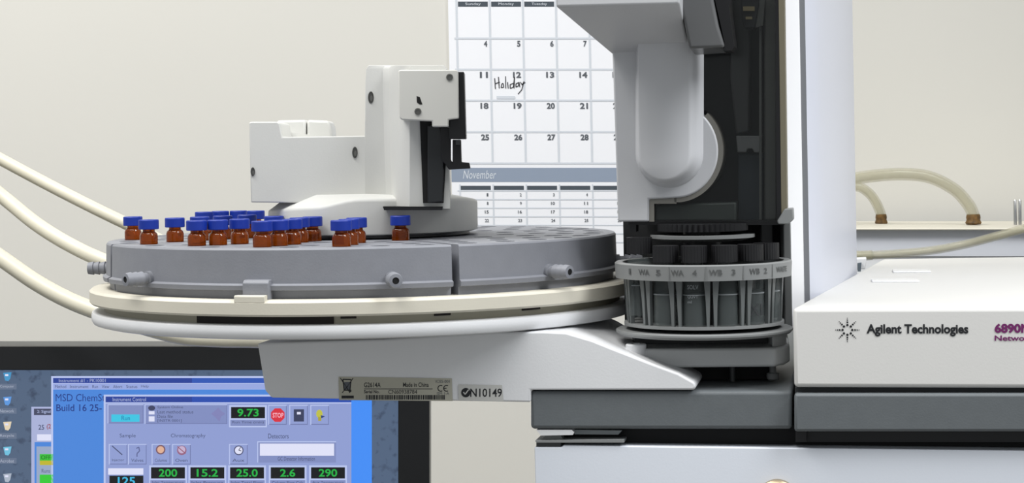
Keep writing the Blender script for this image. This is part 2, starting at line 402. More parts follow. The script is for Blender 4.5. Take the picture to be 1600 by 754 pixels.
B.disc(373, 703, 7.6, em((70, 74, 110)), 13); B.disc(373, 703, 6, wht, 14); B.line([(373, 703), (376, 698)], 1, blk, 15); B.line([(373, 703), (377, 704)], 1, blk, 15)
B.rect(402, 689, 525, 722, lavl, 10); B.rect(403.5, 690.5, 525, 722, lav2, 11); B.rect(406, 692.5, 522, 711.5, wht, 13); B.text('GC Detector Information', 434, 713, 492, 719, txt, 13)
for x0, s, l in ((236, '200', 'Inlet Temperature'), (297.5, '15.2', 'Inlet Pressure'), (359.5, '25.0', 'Inlet Total Flow'), (423, '2.6', 'Column Flow Calc'), (486, '290', 'Aux Temperature')): lcd(x0, 729.5, x0+53, 747, s, lab=l)
B.rect(169, 731, 224, 741, wht, 13); B.rect(171, 742.5, 224, 762, blk, 13); B.text('125', 184, 744.5, 211, 757, em((60, 180, 222)), 14, bold=0.02)
sg = B.build('screen_graphics', mon)

# ------------------------------------------------------------------ tray: base, racks, gripper, vials
T = (-0.0897, 1.15)
tb = thing('vial_tray_base', (T[0], T[1], -0.125), 'round cream and white tray base with sloping side bracket carrying the grey vial racks', 'sample tray')
obj('upper_rim', lathe((T[0], T[1], 0), [(0.135, -0.0725), (0.156, -0.0720), (0.1595, -0.0722), (0.1610, -0.0735), (0.1610, -0.0795), (0.1600, -0.0806), (0.145, -0.0806)], seg=128), M_cream, tb, bevel=0)
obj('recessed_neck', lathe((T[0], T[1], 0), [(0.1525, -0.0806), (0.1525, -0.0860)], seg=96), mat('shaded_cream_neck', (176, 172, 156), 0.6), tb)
for a, b in ((303, 517), (528, 553), (674, 700), (812, 840)):
    a0, a1 = ang_at(T, 0.153, a), ang_at(T, 0.153, b)
    h = 0.0043 if b == 517 else 0.0015
    obj('dark_slot', wedge(T, [(0.1515, -0.0809), (0.1531, -0.0809), (0.1531, -0.0809-h), (0.1515, -0.0809-h)], a0, a1), M_dbrown, tb, smooth=False)
obj('lower_plate', lathe((T[0], T[1], 0), [(0.140, -0.0848), (0.1575, -0.0851), (0.1595, -0.0858), (0.1600, -0.0875), (0.1600, -0.0902), (0.1590, -0.0920), (0.1560, -0.0928), (0, -0.0932)], seg=128), M_white, tb)
a0, a1 = ang_at(T, 0.1605, 362), ang_at(T, 0.1605, 410)
obj('locating_tab', wedge(T, [(0.1565, -0.0735), (0.1610, -0.0735), (0.1610, -0.0700), (0.1604, -0.0695), (0.1565, -0.0695)], a0, a1, n=4), M_cream, tb, bevel=0.0005)
# sloping bracket
BA = 1.026
prof = [(402, 536, .10), (414, 610, .10), (424, 621, .10), (829, 628, .10), (829.5, 609, .10), (1084, 609, .045), (1088, 604, .045), (1085, 597, .045), (1060, 583, .06), (1030, 572, .078), (960, 545, .10), (925, 531, .115), (884, 519, .13), (850, 517.5, .13), (765, 519, .12), (600, 530, .10)]
front = [PL(x, y, BA) for x, y, d in prof]; back = [PL(x, y, BA)+NB*d for x, y, d in prof]
obj('bracket', loft([front, back]), M_white, tb, bevel=0.0018, seg=3, ang=25)
obj('bracket_peg', lathe((P(993, 500, 1.037).x, 1.037, -0.1085), [(0.0056, -0.003), (0.0056, 0.0060), (0.0051, 0.0066), (0.0024, 0.0066), (0.0024, 0.0052), (0, 0.0052)], seg=24), M_white, tb)
# stickers on the bracket
st = Board(plane_surf(BA), lift=0.0003)
st.poly([(529, 588), (706, 590.5), (707.5, 626), (530, 624.5)], M_stick)
st.line([(532, 590), (541, 603), (547, 613)], 1.2, M_ink, 1); st.line([(552, 590), (544, 602), (535, 613)], 1.2, M_ink, 1)
st.line([(536, 592), (549, 592.5), (547, 609), (538, 609), (536, 592)], 1.6, M_ink, 1); st.rect(538, 596, 547, 608, M_numb, 1); st.disc(547, 610, 2.3, M_ink, 2)
st.rect(534, 617.5, 553, 621.8, M_ink, 1)
st.text('G2614A', 569, 597, 595, 604.5, M_ink, 1, bold=0.01); st.text('Made in China', 630, 597, 670, 604, M_ink, 1, bold=0.01)
st.rect(569, 606.5, 676, 607.4, M_ink, 1); st.text('Serial No.', 569, 608.8, 593, 613.8, M_ink, 1, bold=0.02); st.text('CN60938784', 607, 608.4, 652, 614.8, M_ink, 1)
x = 572
while x < 695:
    wd = random.choice((0.9, 1.3, 1.8, 2.6)); st.rect(x, 616.5, x+wd, 623.6, M_ink, 1); x += wd + random.choice((0.7, 0.9, 1.4))
st.text('ICES-001', 681, 593, 703, 597.5, M_numb, 1); st.text('ISM 1-A', 683, 612, 702, 616, M_numb, 1)
st.line([(691.5+a*0, b) for a, b in ()] or arc(689, 606, 4.6, 300, 60, 10), 1.4, M_ink, 1); st.line(arc(698, 606, 4.6, 300, 60, 10), 1.4, M_ink, 1); st.rect(694, 605.4, 698, 606.6, M_ink, 2)
st.poly([(716, 600), (784.5, 601), (787, 626), (717, 625)], M_stick2)
st.disc(728, 612.8, 7.3, M_ink, 1); st.line([(724.5, 612), (727, 615.5), (732.5, 608)], 1.7, M_stick2, 2)
st.text('N10149', 735, 606.3, 784.5, 619.5, M_ink, 1, bold=0.012)
st.build('printed_stickers', tb)

# vials first as positions, so that every rack gets a socket below each
vial_px = [(207.5, 1.150), (232, 1.083), (273, 1.110), (318.5, 1.232), (345, 1.244), (372, 1.246), (400, 1.238), (312, 1.122), (348, 1.135), (386, 1.146), (428, 1.110),
           (307, 1.052), (340, 1.056), (374, 1.066), (409, 1.022), (435, 1.034), (456, 1.048), (468, 1.072), (488, 1.086), (533, 1.012), (545, 1.030), (557, 1.052), (625.5, 1.076)]
ZT = -0.0456
spots = [[P(px, 340, Y).x, Y] for px, Y in vial_px]
for it in range(60):
    for i in range(len(spots)):
        for j in range(i):
            a, b = spots[i], spots[j]; dx, dy = a[0]-b[0], a[1]-b[1]; d = math.hypot(dx, dy)
            if d < 0.0117:
                k = (0.0117-d)/2/d; a[0] += dx*k*0.4; b[0] -= dx*k*0.4; a[1] += dy*k; b[1] -= dy*k
        a = spots[i]; rx, ry = a[0]-T[0], a[1]-T[1]; r = math.hypot(rx, ry)
        if r > 0.1425: a[0] = T[0]+rx*0.1425/r; a[1] = T[1]+ry*0.1425/r
quads = [(-67, 23, 'front left grey rack quadrant holding most of the blue capped vials'), (23, 113, 'empty front right grey rack quadrant between the capped vials and the solvent turret'),
         (113, 203, 'empty rear right grey rack quadrant behind the gripper base'), (203, 293, 'rear left grey rack quadrant behind the crowd of blue capped vials')]
G = 0.8
rprof = [(0.028, ZT-0.0272), (0.1488, ZT-0.0272), (0.1492, -0.0680), (0.1528, -0.0674), (0.1532, -0.0650), (0.1512, -0.0640), (0.1508, ZT-0.0010), (0.1500, ZT), (0.028, ZT)]
def nozzle(parent, deg, z=-0.0625, R=0.150, L=0.0165):
    d = Vector((math.sin(math.radians(deg)), -math.cos(math.radians(deg)), 0))
    c = pol(T, R, deg, z)
    pr = [(0.0040, 0), (0.0040, 0.003), (0.0030, 0.0032), (0.0030, 0.006), (0.0040, 0.0062), (0.0033, 0.0095), (0.0040, 0.0097), (0.0033, 0.013), (0.0040, 0.0132), (0.0035, L), (0.0018, L+0.0002), (0.0018, L-0.006), (0, L-0.006)]
    o = obj('hose_nozzle', lathe(c, pr, seg=24, axis=d), M_rack, parent, ang=40)
    obj('nozzle_bore', lathe(c, [(0.0017, L-0.004), (0.0017, L-0.0002), (0, L-0.0002)], seg=16, axis=d), M_dark, o)
for qi, (q0, q1, lab) in enumerate(quads):
    rk = thing('vial_rack', pol(T, 0.09, (q0+q1)/2, ZT-0.0272), lab, 'rack', 'grey rack quadrants on the tray base')
    def inq(x, y):
        a = math.degrees(math.atan2(x-T[0], -(y-T[1]))) % 360; lo = q0 % 360
        return 0 <= (a - lo) % 360 <= 90
    holes = [s for s in spots if inq(*s)]
    for r, n in ((0.1385, 9), (0.1215, 7), (0.104, 5), (0.0865, 4)):
        for k in range(n):
            a = q0 + 90*(k+0.5)/n; p = pol(T, r, a, 0)
            if all(math.hypot(p.x-h[0], p.y-h[1]) > 0.0135 for h in holes): holes.append([p.x, p.y])
    cut = bmesh.new()
    for h in holes: lathe((h[0], h[1], ZT-0.018), [(0.0054, 0), (0.0054, 0.022)], cut, seg=20)
    e = 0.0
    me = bool_cut(wedge(T, rprof, q0+G, q1-G, n=36), cut)
    obj('rack_block', me, M_rack, rk, ang=30)
    ns = {0: (-46, 10), 1: (46, 84), 2: (150,), 3: (-92+360,)}[qi]
    for a in ns: nozzle(rk, a)
    if qi == 0:
        a0, a1 = ang_at(T, 0.154, 378), ang_at(T, 0.154, 418)
        obj('clip_tab', wedge(T, [(0.149, -0.0722), (0.1560, -0.0722), (0.1560, -0.0635), (0.1545, -0.0618), (0.149, -0.0618)], a0, a1, n=4), M_rack, rk, bevel=0.0004)
    if qi == 1:
        obj('hub_boss', lathe((T[0], T[1], ZT-0.027), [(0.0272, 0), (0.0272, 0.0285), (0, 0.0285)]), M_rack, rk)

# vials
VB = ZT-0.016
def vlabel(i):
    return ['amber vial with blue cap, leftmost on the rack and slightly behind its neighbour',
            'amber vial with blue cap at the left front edge, second from the left',
            'amber vial with blue cap standing alone, third from the left',
            'blue capped vial at the left end of the far back row', 'blue capped vial second from left in the far back row', 'blue capped vial third from left in the far back row', 'blue capped vial at the right end of the far back row',
            'blue capped vial just behind the left end of the front cluster', 'blue capped vial in the middle row, second from left', 'blue capped vial in the middle row, third from left', 'blue capped vial at the right end of the middle row',
            'blue capped amber vial at the left end of the front cluster', 'blue capped amber vial second from left in the front cluster', 'blue capped amber vial third from left in the front cluster, before the larger overlapping group',
            'nearest blue capped vial above the clip tab, front left of the dense cluster', 'blue capped vial one behind the nearest vial above the clip tab', 'blue capped vial two behind the nearest vial above the clip tab', 'blue capped vial second from the right end of the dense cluster', 'blue capped vial at the right end of the dense cluster',
            'front vial of the slanting row of three left of the front nozzle', 'middle vial of the slanting row of three left of the front nozzle', 'rear vial of the slanting row of three left of the front nozzle',
            'lone blue capped amber vial in front of the gripper column'][i]
v0 = thing('sample_vial', (0, 0, VB), 'x', 'vial', 'blue capped sample vials standing in the racks')
obj('glass_body', lathe((0, 0, VB), [(0.0046, 0), (0.0050, 0.0006), (0.0050, 0.0208), (0.0046, 0.0222), (0.0034, 0.0232), (0.0034, 0.0250), (0, 0.0250)], seg=28), M_amber, v0, ang=50)
obj('cap', lathe((0, 0, VB), [(0.0053, 0.0244), (0.0057, 0.0247), (0.0057, 0.0294), (0.0054, 0.0299), (0.0028, 0.0299), (0.0026, 0.0294), (0, 0.0294)], seg=28), M_blue, v0, ang=30)
for i, s in enumerate(spots):
    loc = Vector((s[0], s[1], VB+Z0))
    v = v0 if i == 0 else dup(v0, loc)
    v.location = loc; v['label'] = vlabel(i)

# ------------------------------------------------------------------ gripper standing on the tray
gr = thing('tray_gripper', (T[0]+0.004, T[1], -0.043), 'off-white robotic gripper with stepped arm and black finger standing mid tray', 'robot arm')
HC = (T[0]+0.006, T[1])
bm = bmesh.new(); N = 72
def zedge(a):
    a = (a+180) % 360-180
    k = [(-180, -0.0225), (-120, -0.0265), (-80, -0.0290), (-28, -0.0262), (-3, -0.0220), (60, -0.0232), (100, -0.0252), (180, -0.0225)]
    for (p, q), (u, v) in zip(k, k[1:]):
        if p <= a <= u:
            t = (a-p)/(u-p); return q+(v-q)*t*t*(3-2*t)
rings = []
for r, zf in ((0.0600, -0.0432), (0.0622, -0.0425), (0.0625, -0.0405), (0.0625, 'e2'), (0.0622, 'e1'), (0.0612, 'e0'), (0.049, 'in'), (0.03, 'in'), (0.015, 'in')):
    ring = []
    for k in range(N):
        a = 360*k/N; p = pol(HC, r, a, 0); ze = zedge(a); zi = -0.0199 - max(0, p.x-HC[0])*0.045
        p.z = {'e2': ze-0.0022, 'e1': ze-0.0006, 'e0': ze, 'in': zi}[zf] if isinstance(zf, str) else zf
        ring.append(p)
    rings.append(ring)
obj('swivel_base', loft(rings, bm), M_arm, gr, ang=60)
obj('swivel_gasket', lathe((HC[0], HC[1], 0), [(0.0575, -0.0449), (0.0575, -0.0430)]), M_dgrey, gr)
GY = 1.105
U0 = lambda pts, Y, d, bm=None: pprism(pts, Y, d, bm, t=0)
obj('arm_body', U0([(389, 192), (392, 190), (433, 190), (437, 193), (441, 214), (566, 212), (600, 212), (600, 318), (392, 316)], GY+0.006, 0.05), M_arm, gr, bevel=0.0012, seg=3)
o = obj('rear_cover', U0([(432, 200), (432, 188), (478, 187), (478, 230), (432, 230)], GY+0.066, 0.03), M_arm, gr, bevel=0.0015)
obj('rear_cover', U0([(479.5, 187), (514, 188.5), (518, 200), (520, 230), (479.5, 230)], GY+0.066, 0.03), M_arm, gr, bevel=0.0015)
obj('rear_web', U0([(396, 200), (516, 214), (560, 216), (560, 308), (396, 308)], GY+0.054, 0.014), M_arm, gr)
# column: plan outline widens downward into a rounded front corner
def col_ring(y, xl, x1, x2, xr):
    return [P(xl, y, GY+0.0058), P(x1, y, GY+0.0052), P(x1+9, y, GY+0.002), P(x2-22, y, GY-0.014), P(x2-10, y, GY-0.022), P(x2, y, GY-0.027), P(xr, y, GY-0.027), P(xr+2, y, GY+0.03), P(xl+2, y, GY+0.05)]
obj('column', loft([col_ring(326, 597, 606, 640, 703), col_ring(317, 597, 605, 640, 703), col_ring(316, 571, 603, 640, 703), col_ring(212, 570, 600, 640, 700), col_ring(130, 571, 598, 640, 698), col_ring(108, 572, 598, 640, 697), col_ring(102, 576, 602, 640, 692)]), M_arm, gr, bevel=0.001, ang=50)
obj('base_strip', U0([(598, 322.5), (692, 322.5), (691, 328), (600, 328)], GY-0.0295, 0.03), M_black, gr)
FB = GY-0.045
obj('front_block', U0([(622, 111), (625, 109), (714, 109), (716, 112), (717, 185), (701, 187), (701, 198), (675, 198), (675, 189), (627, 187), (624, 183)], FB, 0.03), mat('front_block_plastic', (214, 213, 207), 0.4), gr, bevel=0.0007)
for x, y in ((702.5, 120.5), (653, 174)):
    c = P(x, y, FB)
    s = obj('screw', lathe(c, [(0.0019, -0.001), (0.0019, 0.0006), (0.0013, 0.0007), (0.0013, 0.0001), (0, 0.0001)], seg=20, axis=(0, -1, 0)), M_screwm, gr, label='small dull metal screw in the front block')
b_ = Board(plane_surf(FB, 0)); b_.poly([(651, 150), (656, 151.5), (660, 163), (656, 163), (651.5, 160)], M_dark); b_.build('block_opening', gr)
for x, y, rx, ry in ((579.5, 152, 4.4, 9.5), (554.5, 238, 4.2, 9), (395, 268, 3.4, 7)):
    Y = GY+0.0056
    rr = [[P(a, b, Y - dd) for a, b in arc(x, y, rx*s_, 0, 345, 23, ry*s_)] for s_, dd in ((1.0, -0.002), (1.0, 0.0004), (0.86, 0.0006), (0.8, 0.0003))]
    h = obj('screw_hole', loft(rr), mat('hole_grey', (74, 74, 72), 0.6), gr)
    obj('recessed_screw', loft([[P(a+0.8, b+1.5, Y-dd) for a, b in arc(x, y, rx*0.5, 0, 345, 15, ry*0.5)] for dd in (-0.001, 0.0005)]), M_screwm, h)
# black guide, recess panel and finger
obj('guide_recess', U0([(656, 188), (700, 188), (693, 317), (661, 317)], GY-0.0285, 0.004), M_dark, gr)
obj('guide_panel', U0([(668, 196), (688, 196), (694, 232), (692, 315), (668, 317)], GY-0.0315, 0.003), mat('glossy_charcoal', (42, 44, 46), 0.2), gr, bevel=0.0006)
obj('rail', U0([(713, 112), (725, 112), (728, 217), (702, 217), (702, 186), (713, 186)], FB+0.004, 0.022), M_black, gr, bevel=0.0005)
obj('finger', U0([(688, 199), (704, 199), (704, 250), (707, 254), (707, 218), (720, 218), (721, 253), (733, 254), (735, 263), (702, 265), (696, 257), (690, 250)], FB+0.010, 0.010), M_black, gr, bevel=0.0004)
obj('finger_pin', U0(rect(712, 218, 718, 226), FB+0.006, 0.004), M_dgrey, gr)

# ------------------------------------------------------------------ gas chromatograph
gc = thing('gas_chromatograph', (0.20, 1.2, BENCH), 'white and slate grey gas chromatograph with lettered front panel under the injector', 'instrument')
SA = 1.028
def front_prism(x0, x1, y0, y1, A, d, bm=None): return pprism(rect(x0, y0, x1, y1), A, d, bm)
obj('left_top_ledge', front_prism(829, 1237.5, 610.5, 670, SA, 0.35), M_slab, gc, bevel=0.002, seg=3)
obj('right_front_band', front_prism(1241, 1800, 614.5, 674, SA-0.006, 0.05), M_slab, gc, bevel=0.0015)
obj('right_core', front_prism(1244, 1790, 600, 690, SA+0.008, 0.38), M_black, gc)
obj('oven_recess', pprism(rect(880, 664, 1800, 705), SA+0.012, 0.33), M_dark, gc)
obj('shadow_gap_strip', front_prism(1242, 1800, 605.5, 615, SA+0.001, 0.04), mat('gap_charcoal', (48, 50, 52), 0.6), gc)
# lid with slanted left side
LA = SA-0.004
f0 = PL(1238, 481, LA); f1 = PL(1239.5, 605, LA); f2 = PL(1800, 615, LA); 
zt_, zb_ = f0.z, f1.z
dl = 0.47
L0 = Vector((f0.x, f0.y)); R0 = Vector((PL(1800, 480, LA).x, PL(1800, 480, LA).y))
LB = L0 + Vector((0.300, 1.0))*dl*0.93; RB = R0 + Vector((0.174, 0.985))*dl
obj('lid', plan([(L0.x, L0.y), (R0.x, R0.y), (RB.x, RB.y), (LB.x, LB.y)], zb_, zt_), M_lid, gc, bevel=0.0022, seg=3)
def lid_s(x, y, d):      # on the top of the lid
    q = P(x, y, 1.0); k = (zt_+d)/q.z; return Vector((q.x*k, k, zt_+d))
for a, b, yy in ((1394, 1452, 424.5), (1361, 1434, 439.5)):
    r_ = [lid_s(x, y, 0.0) for x, y in ((a, yy-1.3), (b, yy-1.6), (b+3, yy+1.4), (a+2, yy+1.6))]
    bm = loft([r_, [p+Vector((0, 0, 0.0012)) for p in r_]])
    obj('embossed_bar', bm, mat('highlight_white_plastic', (240, 240, 240), 0.25), gc, bevel=0.0004)  # highlight along each bar is painted in as a whiter colour
# print on the front
pr = Board(plane_surf(LA), lift=0.00025)
for k in range(8):
    a = math.radians(45*k)
    for r_, s_ in ((7.6, 1.9), (12, 1.45), (15.3, 1.1), (18.2, 0.8)):
        pr.disc(1324+r_*math.cos(a), 515+r_*math.sin(a), s_, M_ink, 0, n=10)
pr.text('Agilent Technologies', 1354, 506, 1513, 525, M_ink, 0, bold=0.034)
pr.text('6890N', 1554, 505, 1610, 520, M_purple, 0, bold=0.045)
pr.text('Network GC System', 1554, 523.5, 1696, 534.5, M_purple, 0, bold=0.025)
pr.build('printed_lettering', gc)
# lower white door and hinge pieces
LW = SA+0.001
obj('oven_door', pprism([(835, 698), (878, 698), (880, 695), (1800, 706), (1800, 1040), (843, 1020)], LW, 0.36), M_lower, gc, bevel=0.0012)
obj('hinge_wedge', pprism([(838, 671), (893, 671), (897, 675), (895, 679), (845, 680)], LW, 0.03), M_white, gc)
obj('hinge_wedge', pprism([(896, 671), (972, 672), (966, 678.5), (898, 678)], LW+0.006, 0.03), mat('hinge_grey', (150, 156, 158), 0.5), gc)
obj('hinge_pin', pprism([(852, 680), (876, 680), (880, 686), (845, 686)], LW+0.004, 0.01), M_ring, gc)
obj('hinge_plate', pprism([(836, 688), (975, 686.5), (975, 691), (838, 691)], LW-0.001, 0.03), M_ring, gc)
obj('hinge_block', pprism(rect(838, 690, 876, 699), LW+0.001, 0.03), M_dgrey, gc)
obj('oven_door_knob', lathe(PL(1215, 778, LW), [(0.0102, -0.002), (0.0102, 0.004), (0.0085, 0.006), (0.0078, 0.0062), (0, 0.0066)], seg=40, axis=-NB), M_bronze, gc, label='round bronze coloured knob')
obj('side_panel', front_prism(1243, 1260, 612, 690, SA+0.002, 0.02), M_black, gc)

# ------------------------------------------------------------------ injector tower
ij = thing('injector_tower', (0.12, 1.12, -0.124), 'tall white injector tower with smoked dark window and rounded grey side cover', 'injector')
cp = [(0.1555, 1.090), (0.1650, 1.086)]
# right cover, bulging
s0, s1 = Vector((0.1680, 1.092)), Vector((0.2385, 1.335))
dd = (s1-s0); nn = Vector((dd.y, -dd.x)).normalized()
cov = [s0 + dd*t + nn*(0.0065*math.sin(math.pi*t**0.6)**0.7 if 0 < t < 1 else 0) for t in [i/20 for i in range(21)]]
obj('side_cover', plan([(p.x, p.y) for p in cov] + [(0.205, 1.34), (0.160, 1.12)], -0.098, 0.17), mat('satin_side_cover', (206, 209, 220), 0.32), ij, ang=40)
obj('cover_seam', plan([(0.1635, 1.0885), (0.1675, 1.0885), (0.168, 1.10), (0.1635, 1.10)], -0.10, 0.17), mat('seam_grey', (120, 122, 126), 0.5), ij)
obj('front_edge_panel', plan([(0.1545, 1.083), (0.1642, 1.087), (0.1642, 1.11), (0.1535, 1.11)], -0.10, 0.17), mat('lit_edge_plastic', (244, 244, 246), 0.3), ij, bevel=0.0006)  # strong light on this strip is put into its whiter colour
# head with the sloping underside
A1 = 1.062
Hf = [PL(862, -190, 0.995), PL(1062, -190, 0.995), PL(1062, 6, 0.995), PL(868, 11, 0.995)]
Hb = [PL(956, -190, A1+0.004), PL(1082, -190, A1+0.004), PL(1077, 82, A1+0.004), PL(957, 86, A1+0.004)]
Hc = [p+NB*0.05 for p in Hb]
obj('head_housing', loft([Hf, Hb, Hc]), M_body, ij, bevel=0.0012, seg=3)
# front panel with the round bulge
outl = [(956, 60), (965.5, 346), (1014, 346), (1014, 311)] + arc(1056, 236, 66, 90, -45, 22, ry=73) + [(1089, 172), (1085, 150), (1082, 60)]
fpz = pprism(outl, A1, 0.03)
obj('front_panel', fpz, M_body, ij, bevel=0.001, seg=3)
def ushape(cx_, r, ytop, cy_): return [(cx_+r, ytop)] + arc(cx_, cy_, r, 0, 180, 20) + [(cx_-r, ytop)]
u0 = [PL(x, y, A1) for x, y in ushape(1046, 53, 58, 240)]; u0b = [p+NB*0.004 for p in u0]
steps = [(53, 0.0), (50, 0.0010), (47, 0.0040), (44, 0.0085), (41, 0.0108), (38, 0.0115)]
rings = [u0b] + [[PL(x, y, A1)-NB*h for x, y in ushape(1046+ (53-r)*-0.4, r, 58, 240)] for r, h in steps]
obj('raised_boss', loft(rings), mat('boss_plastic', (204, 205, 208), 0.35), ij, ang=70)
rim = arc(1056, 236, 74, 92, -48, 24, ry=80); rin = arc(1056, 236, 63, -48, 92, 24, ry=70)
bm = bmesh.new()
ro = [PL(x, y, A1+0.001) for x, y in rim]; ri = [PL(x, y, A1+0.001) for x, y in rin[::-1]]
loft([ro, ri, [p+NB*0.03 for p in ri], [p+NB*0.03 for p in ro], ro], bm, closed=False, caps=False)
obj('bulge_rim', bm, mat('rim_taupe', (118, 116, 110), 0.4), ij)
obj('rim_foot', pprism([(1014, 311), (1057, 309), (1057, 318), (1022, 318), (1022, 346), (1014, 346)], A1+0.001, 0.02), MATS['rim_taupe'], ij)
# mechanism inside, then the smoked window over it
obj('mechanism_back', pprism(rect(1020, -190, 1224, 346), A1+0.045, 0.05), M_dgrey, ij)
obj('guide_rail', pprism(rect(1194, -190, 1214, 344), A1+0.014, 0.03), mat('rail_grey', (140, 144, 140), 0.4), ij, bevel=0.001)
obj('guide_rod', pprism(rect(1186, -190, 1190, 344), A1+0.012, 0.004), mat('rail_grey', (140, 144, 140), 0.4), ij)
obj('carriage', pprism([(1150, 212), (1190, 212), (1190, 238), (1178, 238), (1176, 232), (1168, 232), (1166, 238), (1152, 238)], A1+0.014, 0.02), mat('carriage_grey', (172, 176, 176), 0.4), ij, bevel=0.0006)
obj('lower_block', pprism(rect(1153, 240, 1192, 344), A1+0.02, 0.03), mat('block_blue_grey', (88, 98, 106), 0.5), ij, bevel=0.0006)
obj('drive_housing', pprism([(1148, -190), (1160, -190), (1172, 60), (1170, 205), (1150, 210), (1141, 120)], A1+0.022, 0.02), mat('drive_grey', (110, 112, 112), 0.4), ij, bevel=0.001)
obj('syringe_clamp', pprism([(1156, -20), (1186, -20), (1186, 8), (1180, 44), (1162, 44), (1158, 22)], A1+0.006, 0.012), M_dgrey, ij, bevel=0.0008)
obj('clamp_screw', pprism(rect(1161, 10, 1179, 17), A1+0.0045, 0.002), mat('brass', (190, 178, 140), 0.4, metal=0.5), ij)
obj('clamp_screw', pprism(rect(1165, 26, 1175, 30), A1+0.0045, 0.002), MATS['brass'], ij)
obj('side_lever', pprism([(1171, 30), (1190, -10), (1196, -10), (1192, 40), (1176, 44)], A1+0.008, 0.004), MATS['rail_grey'], ij)
obj('window_foot', pprism([(1024, 320), (1150, 316), (1150, 345), (1024, 345)], A1+0.0045, 0.03), mat('foot_green_grey', (92, 100, 96), 0.3), ij, bevel=0.001)
wo = [(1016, 346), (1214, 346), (1212, -190), (1060, -190), (1086, 160)] + arc(1056, 234, 76, -48, 90, 20, ry=78) + [(1016, 313)]
obj('smoked_window', pprism(wo, A1+0.0025, 0.0012), M_smoke, ij, smooth=False, label='smoked transparent window')
obj('window_edge_strip', pprism([(1214, -190), (1223, -190), (1230, 345), (1221, 345)], A1+0.001, 0.02), M_yell, ij, label='yellowed vertical edge strip')
obj('window_edge_strip', pprism([(1209, -190), (1213.5, -190), (1220.5, 345), (1214, 345)], A1+0.0005, 0.02), M_black, ij)
# dark latch lever on the head
LV = 1.018
lf = [PL(x, y, LV) for x, y in ((1052, -190), (1062, 0), (1077, 76), (1132, 73), (1122, 40), (1114, 0), (1108, -190))]
lb = [PL(x, y, LV)+NB*0.03 for x, y in ((1056, -190), (1064, 0), (1078, 82), (1134, 78), (1126, 40), (1118, 0), (1112, -190))]
obj('latch_lever', loft([lf, lb]), mat('gunmetal_plastic', (98, 99, 100), 0.25), ij, bevel=0.0014, seg=3)
obj('latch_lever', pprism([(1112, -190), (1132, -190), (1139, 10), (1147, 72), (1143, 79), (1130, 79), (1132, 66), (1124, 30), (1117, 0)], LV+0.004, 0.03), M_black, ij)
# lower frame right of the turret
obj('lower_catch', pprism([(1226, 326), (1239, 325), (1240, 343), (1232, 350), (1216, 350), (1214, 345)], A1-0.003, 0.015), M_ring, ij, bevel=0.0006)
obj('lower_frame', plan([(0.1505, 1.071), (0.1546, 1.069), (0.1552, 1.083), (0.1508, 1.085)], -0.0975, -0.0385), M_ring, ij, bevel=0.0006)
obj('lower_frame', plan([(0.1405, 1.090), (0.1475, 1.090), (0.1475, 1.10), (0.1405, 1.10)], -0.100, -0.0375), M_dgrey, ij, bevel=0.0006)
obj('lower_back_panel', plan([(0.065, 1.135), (0.1535, 1.104), (0.1535, 1.125), (0.068, 1.15)], -0.100, -0.033), mat('lower_back_black', (30, 31, 32), 0.5), ij)
obj('bottom_plate', pprism(rect(982, 344, 1226, 351), A1+0.004, 0.075), M_black, ij)
obj('plate_peg', pprism(rect(984, 350, 994, 362), A1+0.003, 0.012), M_black, ij)
obj('base', plan([(0.055, 1.035), (0.1390, 1.028), (0.1455, 1.036), (0.150, 1.050), (0.160, 1.13), (0.050, 1.145)], -0.1148, -0.1045), mat('base_light_grey', (190, 192, 192), 0.4), ij, bevel=0.0015, seg=3)
obj('base_shadow_slab', plan([(0.062, 1.056), (0.140, 1.052), (0.150, 1.12), (0.062, 1.13)], -0.1240, -0.1138), M_dark, ij)  # added black slab, set back, standing in for the shadow under the base
obj('base_bearing', plan([(0.066, 1.06), (0.146, 1.055), (0.150, 1.13), (0.066, 1.14)], -0.1045, -0.098), M_dgrey, ij)
obj('base_shoulder', plan([(0.1385, 1.034), (0.1445, 1.040), (0.149, 1.055), (0.155, 1.12), (0.1475, 1.12), (0.1385, 1.05)], -0.106, -0.0985), MATS['base_light_grey'], ij, bevel=0.001)
for x, y in ((0.118, 1.046), (0.140, 1.046), (0.075, 1.12), (0.145, 1.12)):
    obj('foot', lathe((x, y, -0.1241), [(0.0022, 0), (0.0034, 0.001), (0.0034, 0.004), (0.0018, 0.0045), (0.0018, 0.0108)] if x == 0.140 else [(0.0016, 0), (0.0016, 0.0108)], seg=20), M_ring if x == 0.140 else M_dgrey, ij)

# ------------------------------------------------------------------ solvent turret
S = (0.1036, 1.052)
tu = thing('solvent_turret', (S[0], S[1], -0.098), 'round grey bottle turret with lettered ring below the injector tower', 'turret')
RR = 0.0483
obj('lettered_ring', lathe((S[0], S[1], 0), [(0.0440, -0.0585), (0.0475, -0.0583), (RR, -0.0590), (RR-0.0004, -0.0668), (0.0440, -0.0668)], seg=96, closed_prof=True), M_ring, tu)
obj('top_plate', lathe((S[0], S[1], 0), [(0.0445, -0.0600), (0.0445, -0.0625), (0, -0.0625)], seg=64), mat('turret_plate_dark', (58, 60, 60), 0.4, alpha=0.9), tu)
obj('bottom_ring', lathe((S[0], S[1], 0), [(0.0400, -0.0912), (0.0436, -0.0912), (0.0436, -0.0928), (0, -0.0930)], seg=64), M_ring, tu)
obj('bottom_disc', lathe((S[0], S[1], 0), [(0.0475, -0.0950), (0.0482, -0.0955), (0.0482, -0.0965), (0.0470, -0.0978), (0, -0.0978)], seg=96), M_ring, tu)
obj('shade_drum', lathe((S[0], S[1], 0), [(0.0285, -0.0930), (0.0285, -0.0626), (0.0105, -0.0620), (0.0105, -0.0385), (0.0, -0.0385)], seg=48), M_black, tu)  # spindle, widened and blackened to put shadow inside the basket
